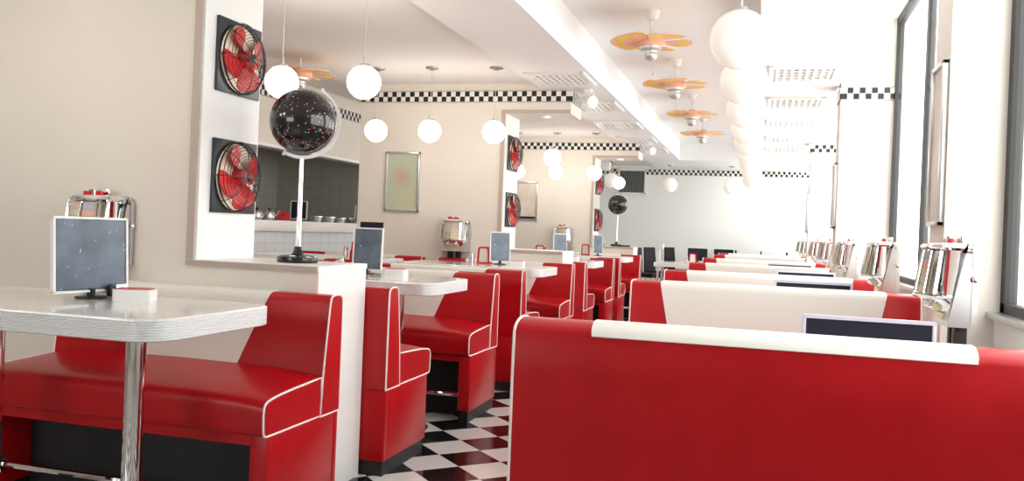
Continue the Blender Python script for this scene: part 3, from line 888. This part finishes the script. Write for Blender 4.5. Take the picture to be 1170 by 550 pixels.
for k in range(10):
    y = 3.62 + .955 * k
    lb = ('nearest lamp of the long row of big white globes', 'second lamp of the long row of big white globes', 'third lamp of the long row of big white globes',
          'fourth lamp of the long row of big white globes', 'fifth lamp of the long row of big white globes', 'sixth lamp of the long row of big white globes',
          'seventh lamp of the long row of big white globes', 'eighth lamp of the long row of big white globes', 'second farthest lamp of the long row of big white globes',
          'farthest lamp of the long row of big white globes')[k]
    if k == 0: pr.location = (-.115, y, ZH); pr['label'] = lb
    else: copy_thing(pr, lb, (-.115 - .0042 * k, y, ZH))

# ------------------------------------------------------------------ ceiling fans
def make_ceiling_fan(label, rot=0.):
    t = thing('ceiling_fan', label, 'ceiling fan', group='orange ceiling fans')
    b = nb(); lathe(b, [(.012, -.062), (.030, -.055), (.044, -.03), (.048, 0), (0, 0)], 24); obj('canopy', b, 'white_plastic', t)
    b = nb(); lathe(b, [(.009, -.16), (.009, -.05)], 12); obj('down_rod', b, 'white_plastic', t)
    b = nb(); lathe(b, [(0, -.150), (.035, -.152), (.040, -.168), (.082, -.176), (.088, -.190), (.088, -.214), (.078, -.224), (0, -.226)], 32); obj('motor', b, 'peach', t)
    b = nb(); lathe(b, [(.070, -.224), (.068, -.240), (.045, -.252), (.042, -.262), (.044, -.270), (.042, -.285), (.030, -.302), (.012, -.310), (0, -.311)], 28); obj('light_housing', b, 'silver_paint', t)
    for k in range(5):
        b = nb(); a = rot + 2 * PI * k / 5; n = 8; rows = []
        for i in range(n + 1):
            r = .07 + .185 * i / n; hw = .50 + .08 * math.sin(PI * i / n * .8)
            if i == n: hw *= .8
            rows.append([(r * math.cos(a + q), r * math.sin(a + q), -.190 + .006 * q / hw) for q in [-hw + 2 * hw * j / 4 for j in range(5)]])
        va = [[b.verts.new(p) for p in r] for r in rows]; vb = [[b.verts.new((p[0], p[1], p[2] - .005)) for p in r] for r in rows]
        def F(vs, i):
            f = b.faces.new(vs); f.material_index = 1 if 5 <= i <= 6 else 0
        for i in range(n):
            for j in range(4):
                F((va[i][j], va[i + 1][j], va[i + 1][j + 1], va[i][j + 1]), i); F((vb[i][j], vb[i][j + 1], vb[i + 1][j + 1], vb[i + 1][j]), i)
            for j in (0, 4): F((va[i][j], va[i + 1][j], vb[i + 1][j], vb[i][j]), i)
        for i in (0, n):
            for j in range(4): F((va[i][j], va[i][j + 1], vb[i][j + 1], vb[i][j]), i)
        obj('blade', b, ['peach', 'yellow'], t)
    b = nb(); tube(b, [(.02, 0, -.305), (.02, 0, -.385)], .0014, 5); lathe(b, [(0, -.40), (.005, -.396), (.004, -.385), (0, -.384)], 10, (.02, 0, 0)); obj('pull_chain', b, 'steel', t)
    return t
cf = make_ceiling_fan('nearest ceiling fan, only its silver underside and pull chain in view', .3)
cf.location = (-.705, 5.36, ZH)
for y, lb in ((6.87, 'peach ceiling fan with yellow ringed blades, largest in full view'), (8.56, 'middle peach ceiling fan with yellow ringed blades'), (10.15, 'smallest and farthest peach ceiling fan')):
    copy_thing(cf, lb, (-.70, y, ZH), y)
fl = copy_thing(cf, 'ceiling fan with orange and yellow blades behind the globe lamp by the kitchen', (-3.25, 5.55, ZL + .08), .4, 'kitchen side ceiling fan')

# ------------------------------------------------------------------ grille lights on the soffits
def make_grille(label):
    t = thing('ceiling_grille', label, 'ceiling grille', group='white louvred ceiling grilles')
    w, d = .44, .53
    b = nb()
    for (x0, x1, y0, y1) in ((-w / 2, w / 2, -d / 2, -d / 2 + .03), (-w / 2, w / 2, d / 2 - .03, d / 2), (-w / 2, -w / 2 + .03, -d / 2, d / 2), (w / 2 - .03, w / 2, -d / 2, d / 2)):
        box(b, x0, x1, y0, y1, -.016, 0)
    obj('frame', b, 'white', t)
    b = nb(); box(b, -w / 2 + .02, w / 2 - .02, -d / 2 + .02, d / 2 - .02, -.004, -.0005); obj('dark_backing', b, 'grille_dark', t)  # dark plate painted as the shaded depth behind the louvre
    b = nb()
    for k in range(8):
        x = -w / 2 + .03 + (w - .06) * (k + .5) / 8
        box(b, x - .009, x + .009, -d / 2 + .03, d / 2 - .03, -.015, -.004)
    for k in range(5):
        y = -d / 2 + .03 + (d - .06) * (k + .5) / 5
        box(b, -w / 2 + .03, w / 2 - .03, y - .012, y + .012, -.013, -.004)
    obj('louvre', b, 'white', t)
    return t
gr0 = make_grille('')
names = ('first', 'second', 'third', 'fourth', 'fifth')
ys = (6.2, 7.55, 8.89, 10.18, 11.5)
for i, y in enumerate(ys):
    lb = names[i] + ' white ceiling grille from the camera beside the partition headers'
    if i == 0: gr0.location = (-1.465, y, ZS); gr0['label'] = lb
    else: copy_thing(gr0, lb, (-1.465, y, ZS))
for i, y in enumerate((6.08, 7.36, 8.65, 10.02, 11.15)):
    copy_thing(gr0, names[i] + ' white ceiling grille from the camera on the window side', (.225, y, ZS), 0, 'window side ceiling grilles')

# floodlights, speaker box, downlights
def make_flood(label):
    t = thing('ceiling_spotlight', label, 'spotlight', group='white ceiling spotlights')
    b = nb(); box(b, -.03, .03, -.06, .06, -.02, 0, .004); obj('base', b, 'white_plastic', t)
    b = nb(); box(b, -.045, -.035, -.014, .014, -.09, -.015, .002); box(b, .035, .045, -.014, .014, -.09, -.015, .002); box(b, -.045, .045, -.014, .014, -.028, -.015, .002); obj('bracket', b, 'white_plastic', t)
    b = nb(); lathe(b, [(0, -.09), (.034, -.088), (.042, -.07), (.046, .08), (.060, .085), (.060, .10), (.050, .10), (0, .092)], 24); h = obj('head', b, 'white', t, 40, (0, 0, -.085)); h.rotation_euler = (0, math.radians(104), math.radians(-50)); h.scale = (.8, .8, .8)
    return t
s0 = make_flood('white ceiling spotlight beside the middle partition header')
s0.location = (-1.36, 6.72, ZS)
copy_thing(s0, 'white ceiling spotlight beside the third partition header', (-1.36, 10.62, ZS))
t = thing('ceiling_speaker', 'white boxy speaker hung from the far ceiling beside the vent', 'speaker', (-2.39, 13.3, ZL))
b = nb(); box(b, -.09, .09, -.06, .08, -.20, -.06, .02); obj('case', b, 'white_plastic', t)
b = nb(); box(b, -.012, .012, -.012, .012, -.065, 0); box(b, -.05, .05, -.05, .05, -.012, .002); obj('bracket', b, 'white_plastic', t)
for (ya, yb), lb in zip(PART[1:], ('round downlight under the middle partition header', 'round downlight under the third partition header')):
    t = thing('downlight', lb, 'downlight', (-1.73, (ya + yb) / 2 - .06, 1.935))
    b = nb(); lathe(b, [(.046, -.006), (.046, 0), (.030, 0), (.030, -.003)], 24); obj('ring', b, 'steel', t)
    b = nb(); lathe(b, [(0, -.004), (.030, -.004), (.030, -.001), (0, -.001)], 24); obj('lamp', b, 'bulb', t)

# ------------------------------------------------------------------ framed prints
def make_print(label, w, h, cover, loc, rz=0., frame='steel', group=None):
    t = thing('framed_print', label, 'picture', loc, rz, group)
    b = nb()
    for (x0, x1, z0, z1) in ((-w / 2, w / 2, -h / 2, -h / 2 + .018), (-w / 2, w / 2, h / 2 - .018, h / 2), (-w / 2, -w / 2 + .018, -h / 2, h / 2), (w / 2 - .018, w / 2, -h / 2, h / 2)):
        box(b, x0, x1, -.024, 0, z0, z1, .003)
    obj('frame', b, frame, t)
    b = nb(); box(b, -w / 2 + .01, w / 2 - .01, -.012, -.002, -h / 2 + .01, h / 2 - .01); obj('picture', b, cover, t)
    return t
make_print('pale green framed print with soft red patch on the middle partition', .31, .50, 'print', (-2.895, 6.66, 1.363))
fp = make_print('beige framed print on the third partition', .30, .49, 'art_beige', (-2.885, 10.56, 1.37))
b = nb(); box(b, -.14, .14, -.013, -.011, -.235, -.195); obj('dark_band', b, 'navy', fp)
make_print('beige framed print on the near window pilaster, at the right edge', .24, .64, 'art_beige', (.665, 3.74, 1.40), -PI / 2, 'steel', 'framed prints on the window pilasters')
make_print('narrow silver framed print on the middle window pilaster', .20, .48, 'art_beige', (.51, 6.73, 1.34), -PI / 2, 'steel', 'framed prints on the window pilasters')
make_print('narrow silver framed print on the far window pilaster', .18, .48, 'art_beige', (.51, 10.61, 1.34), -PI / 2, 'steel', 'framed prints on the window pilasters')

# far wall vent
t = thing('air_vent', 'dark slatted air vent with pale frame high on the far wall', 'vent', (-2.16, YF, 1.90))
w, h = .48, .42
b = nb()
for (x0, x1, z0, z1) in ((-w / 2, w / 2, -h / 2, -h / 2 + .025), (-w / 2, w / 2, h / 2 - .025, h / 2), (-w / 2, -w / 2 + .025, -h / 2, h / 2), (w / 2 - .025, w / 2, -h / 2, h / 2)): box(b, x0, x1, -.03, 0, z0, z1)
obj('frame', b, 'white', t)
b = nb(); box(b, -w / 2 + .02, w / 2 - .02, -.006, -.001, -h / 2 + .02, h / 2 - .02); obj('backing', b, 'vent_dark', t)
b = nb()
for k in range(13):
    z = -h / 2 + .03 + k * (h - .06) / 12; box(b, -w / 2 + .025, w / 2 - .025, -.022, -.008, z - .004, z + .004)
for k in range(12):
    x = -w / 2 + .03 + k * (w - .06) / 11; box(b, x - .003, x + .003, -.020, -.007, -h / 2 + .025, h / 2 - .025)
obj('louvre', b, 'vent_slat', t)

# ------------------------------------------------------------------ kitchen things on the counter (top z=1.0)
t = thing('toaster', 'rounded red toaster on the kitchen counter', 'toaster', (-4.22, 7.02, 1.0), math.radians(118))
b = nb(); prism(b, [(-.075, 0), (.075, 0), (.078, .03), (.066, .09), (.045, .112), (-.045, .112), (-.066, .09), (-.078, .03)], -.11, .11, 'YZX')
bmesh.ops.bevel(b, geom=list(b.edges), offset=.008, segments=2, affect='EDGES'); obj('body', b, 'red_plastic', t)
b = nb(); box(b, -.08, .08, -.035, -.012, .110, .114); box(b, -.08, .08, .012, .035, .110, .114); obj('slots', b, 'black', t)
b = nb(); box(b, -.125, -.105, -.015, .015, .06, .075, .003); obj('lever', b, 'black', t); t.scale = (.72, .72, .8)
kb = make_board('dark blue menu board standing on the kitchen counter', .155, .165, 'navy', .04)
kb.location = (-4.2, 7.25, 1.0); kb.rotation_euler.z = math.radians(10); kb['group'] = 'kitchen counter menu board'
def bowl(label, x, y, r, h, m='steel', name='food_pan', cat='pan'):
    t = thing(name, label, cat, (x, y, 1.0), 0, 'steel pans on the kitchen counter')
    b = nb(); lathe(b, [(r * .8, 0), (r, h), (r + .008, h), (r + .008, h + .006), (r - .004, h + .006), (r * .78, .006), (0, .006)], 22); obj('pan', b, m, t)
    b = nb(); lathe(b, [(0, h * .55), (r * .9, h * .55), (r * .9, h * .6), (0, h * .62)], 20); obj('contents', b, 'casing', t)
bowl('steel pan right of the counter menu board', -4.22, 7.62, .06, .05)
bowl('wide steel pan in the middle of the kitchen counter', -4.22, 7.86, .075, .05)
bowl('low steel pan right end of the kitchen counter', -4.22, 8.12, .06, .045)
t = thing('sundae_glass', 'glass with a tall straw at the right end of the kitchen counter', 'glass', (-4.12, 8.25, 1.0))
b = nb(); lathe(b, [(.04, 0), (.04, .006), (.012, .012), (.02, .02), (.055, .05), (.058, .055), (0, .045)], 20); obj('dish', b, 'glass_ware', t)
b = nb(); tube(b, [(0, 0, .045), (.012, 0, .19)], .004, 6); obj('straw', b, 'white_plastic', t)
def teapot(label, x, y):
    t = thing('steel_teapot', label, 'teapot', (x, y, 1.0), 0, 'steel teapots on the counter')
    b = nb(); lathe(b, [(.035, 0), (.055, .02), (.058, .045), (.042, .075), (.018, .085), (0, .086)], 22); obj('pot', b, 'steel', t)
    b = nb(); lathe(b, [(.012, .084), (.014, .094), (.008, .104), (0, .106)], 12); obj('lid_knob', b, 'black', t)
    b = nb(); tube(b, [(.045, 0, .03), (.085, 0, .055), (.105, 0, .09)], .009, 8); obj('spout', b, 'steel', t)
    b = nb(); tube(b, [(-.05, 0, .065), (-.095, 0, .07), (-.10, 0, .04), (-.055, 0, .022)], .006, 8); obj('handle', b, 'black', t)
teapot('left steel teapot at the left end of the kitchen counter', -4.2, 6.55)
teapot('right steel teapot beside another teapot on the kitchen counter', -4.2, 6.74)

# ------------------------------------------------------------------ far end: black chairs, small table, low things
def make_chair(label):
    t = thing('dining_chair', label, 'chair', group='black high backed chairs at the far wall')
    b = nb(); box(b, -.17, .17, -.19, .18, .40, .46, .02); obj('seat', b, 'leatherette', t)
    b = nb(); prism(b, [(.15, .42), (.18, .42), (.185, .60), (.200, .815), (.180, .815), (.158, .60)], -.155, .155, 'YZX'); bmesh.ops.bevel(b, geom=list(b.edges), offset=.006, segments=2, affect='EDGES'); obj('backrest', b, 'leatherette', t)
    for x in (-.145, .145):
        for y in (-.165, .15): b = nb(); box(b, x - .016, x + .016, y - .016, y + .016, 0, .405, .003); obj('leg', b, 'steel', t)
    return t
ch = make_chair('')
CH = ((-1.555, 12.35, 1.2, 'black high backed chair leftmost at the far end, nearest the low white wall end'), (-1.47, 13.2, 1.15, 'black high backed chair second from left at the far end'),
      (-1.27, 14.2, 1.15, 'black high backed chair behind the small red napkin dispenser'), (-.585, 14.3, 0, 'black high backed chair right of the large dark menu board'),
      (-.20, 14.3, PI / 2, 'black chair top behind the farthest booth bench, left one'), (.19, 14.3, PI / 2, 'black chair top behind the farthest booth bench, middle one'),
      (.58, 14.3, PI / 2, 'black chair top in the far window corner'))
for i, (x, y, rz, lb) in enumerate(CH):
    if i == 0: ch.location = (x, y, 0); ch.rotation_euler.z = rz; ch['label'] = lb
    else: copy_thing(ch, lb, (x, y, 0), rz)
t = thing('cafe_table', 'small white table with metal edge before the black chairs', 'table', (-.99, 11.2, 0))
b = nb(); prism(b, rrect(.60, .58, .03, 4), .61, .665, 'XYZ'); obj('tabletop', b, 'laminate', t)
b = nb(); prism(b, rrect(.606, .586, .032, 4), .612, .660, 'XYZ'); obj('edge_band', b, 'alu', t)
for x in (-.25, .25):
    for y in (-.24, .24): b = nb(); lathe(b, [(.016, 0), (.016, .612)], 12, (x, y, 0)); obj('leg', b, 'steel', t)
copy_thing(nk, 'small red napkin dispenser on the far white table', (-.83, 11.2, .665), 0)
copy_thing(sh, 'salt shaker on the far white table', (-.90, 11.1, .665))
mb = make_board('wide dark navy menu board at the far end by the benches', .26, .17, 'navy', .03)
mb.location = (-.79, 11.42, .665)
for x, lb in ((-1.95, 'dark tray beside the small star globe'), (-1.62, 'small black tray at the end of the third low wall')):
    t = thing('cutlery_tray', lb, 'tray', (x, 10.66, .842))
    b = nb(); box(b, -.06, .06, -.04, .04, 0, .02, .004); obj('tray', b, 'black', t)
    b = nb(); box(b, -.05, .05, -.01, .01, .018, .024, .002); obj('cutlery', b, 'steel', t)

# ------------------------------------------------------------------ light
w = bpy.data.worlds.new('World'); sc.world = w; w.use_nodes = True
bg = w.node_tree.nodes['Background']
bg.inputs['Color'].default_value = (1.0, .985, .96, 1); bg.inputs['Strength'].default_value = 4.6
def area(name, loc, rot, sx, sy, power, col=(1, .98, .95)):
    l = bpy.data.lights.new(name, 'AREA'); l.shape = 'RECTANGLE'; l.size = sx; l.size_y = sy; l.energy = power; l.color = col
    o = bpy.data.objects.new(name, l); C.objects.link(o); o.location = loc; o.rotation_euler = rot
    return o
for i, (ya, yb) in enumerate(spans):                                 # daylight through each window
    o = area('daylight_portal', (XG + .16, (ya + yb) / 2, 1.68), (0, PI / 2, 0), 1.8, yb - ya - .1, 1)
    o.data.cycles.is_portal = True
o = area('daylight_portal', ((BX0 + BX1) / 2, Y0 - .17, (BZ0 + BZ1) / 2), (PI / 2, 0, 0), BX1 - BX0, BZ1 - BZ0, 1); o.data.cycles.is_portal = True  # portal at the added opening behind the camera

# ------------------------------------------------------------------ camera
TH, ROLL, F = math.radians(16.124), .040, 985.
cd = bpy.data.cameras.new('camera'); cam = bpy.data.objects.new('camera', cd); C.objects.link(cam)
cd.sensor_fit = 'HORIZONTAL'; cd.sensor_width = 36; cd.lens = F / 1170 * 36
cd.shift_x = -.496 / 1170; cd.shift_y = -12.39 / 1170
cd.clip_start = .05
cam.matrix_world = Matrix.Translation((0, 0, 1.0)) @ Matrix.Rotation(TH, 4, 'Z') @ Matrix.Rotation(PI / 2, 4, 'X') @ Matrix.Rotation(ROLL, 4, 'Z')
sc.camera = cam
vs = sc.view_settings
sc.display_settings.display_device = 'sRGB'
vs.view_transform = 'Standard'; vs.look = 'None'; vs.gamma = 1; vs.exposure = 0.40; vs.use_curve_mapping = False
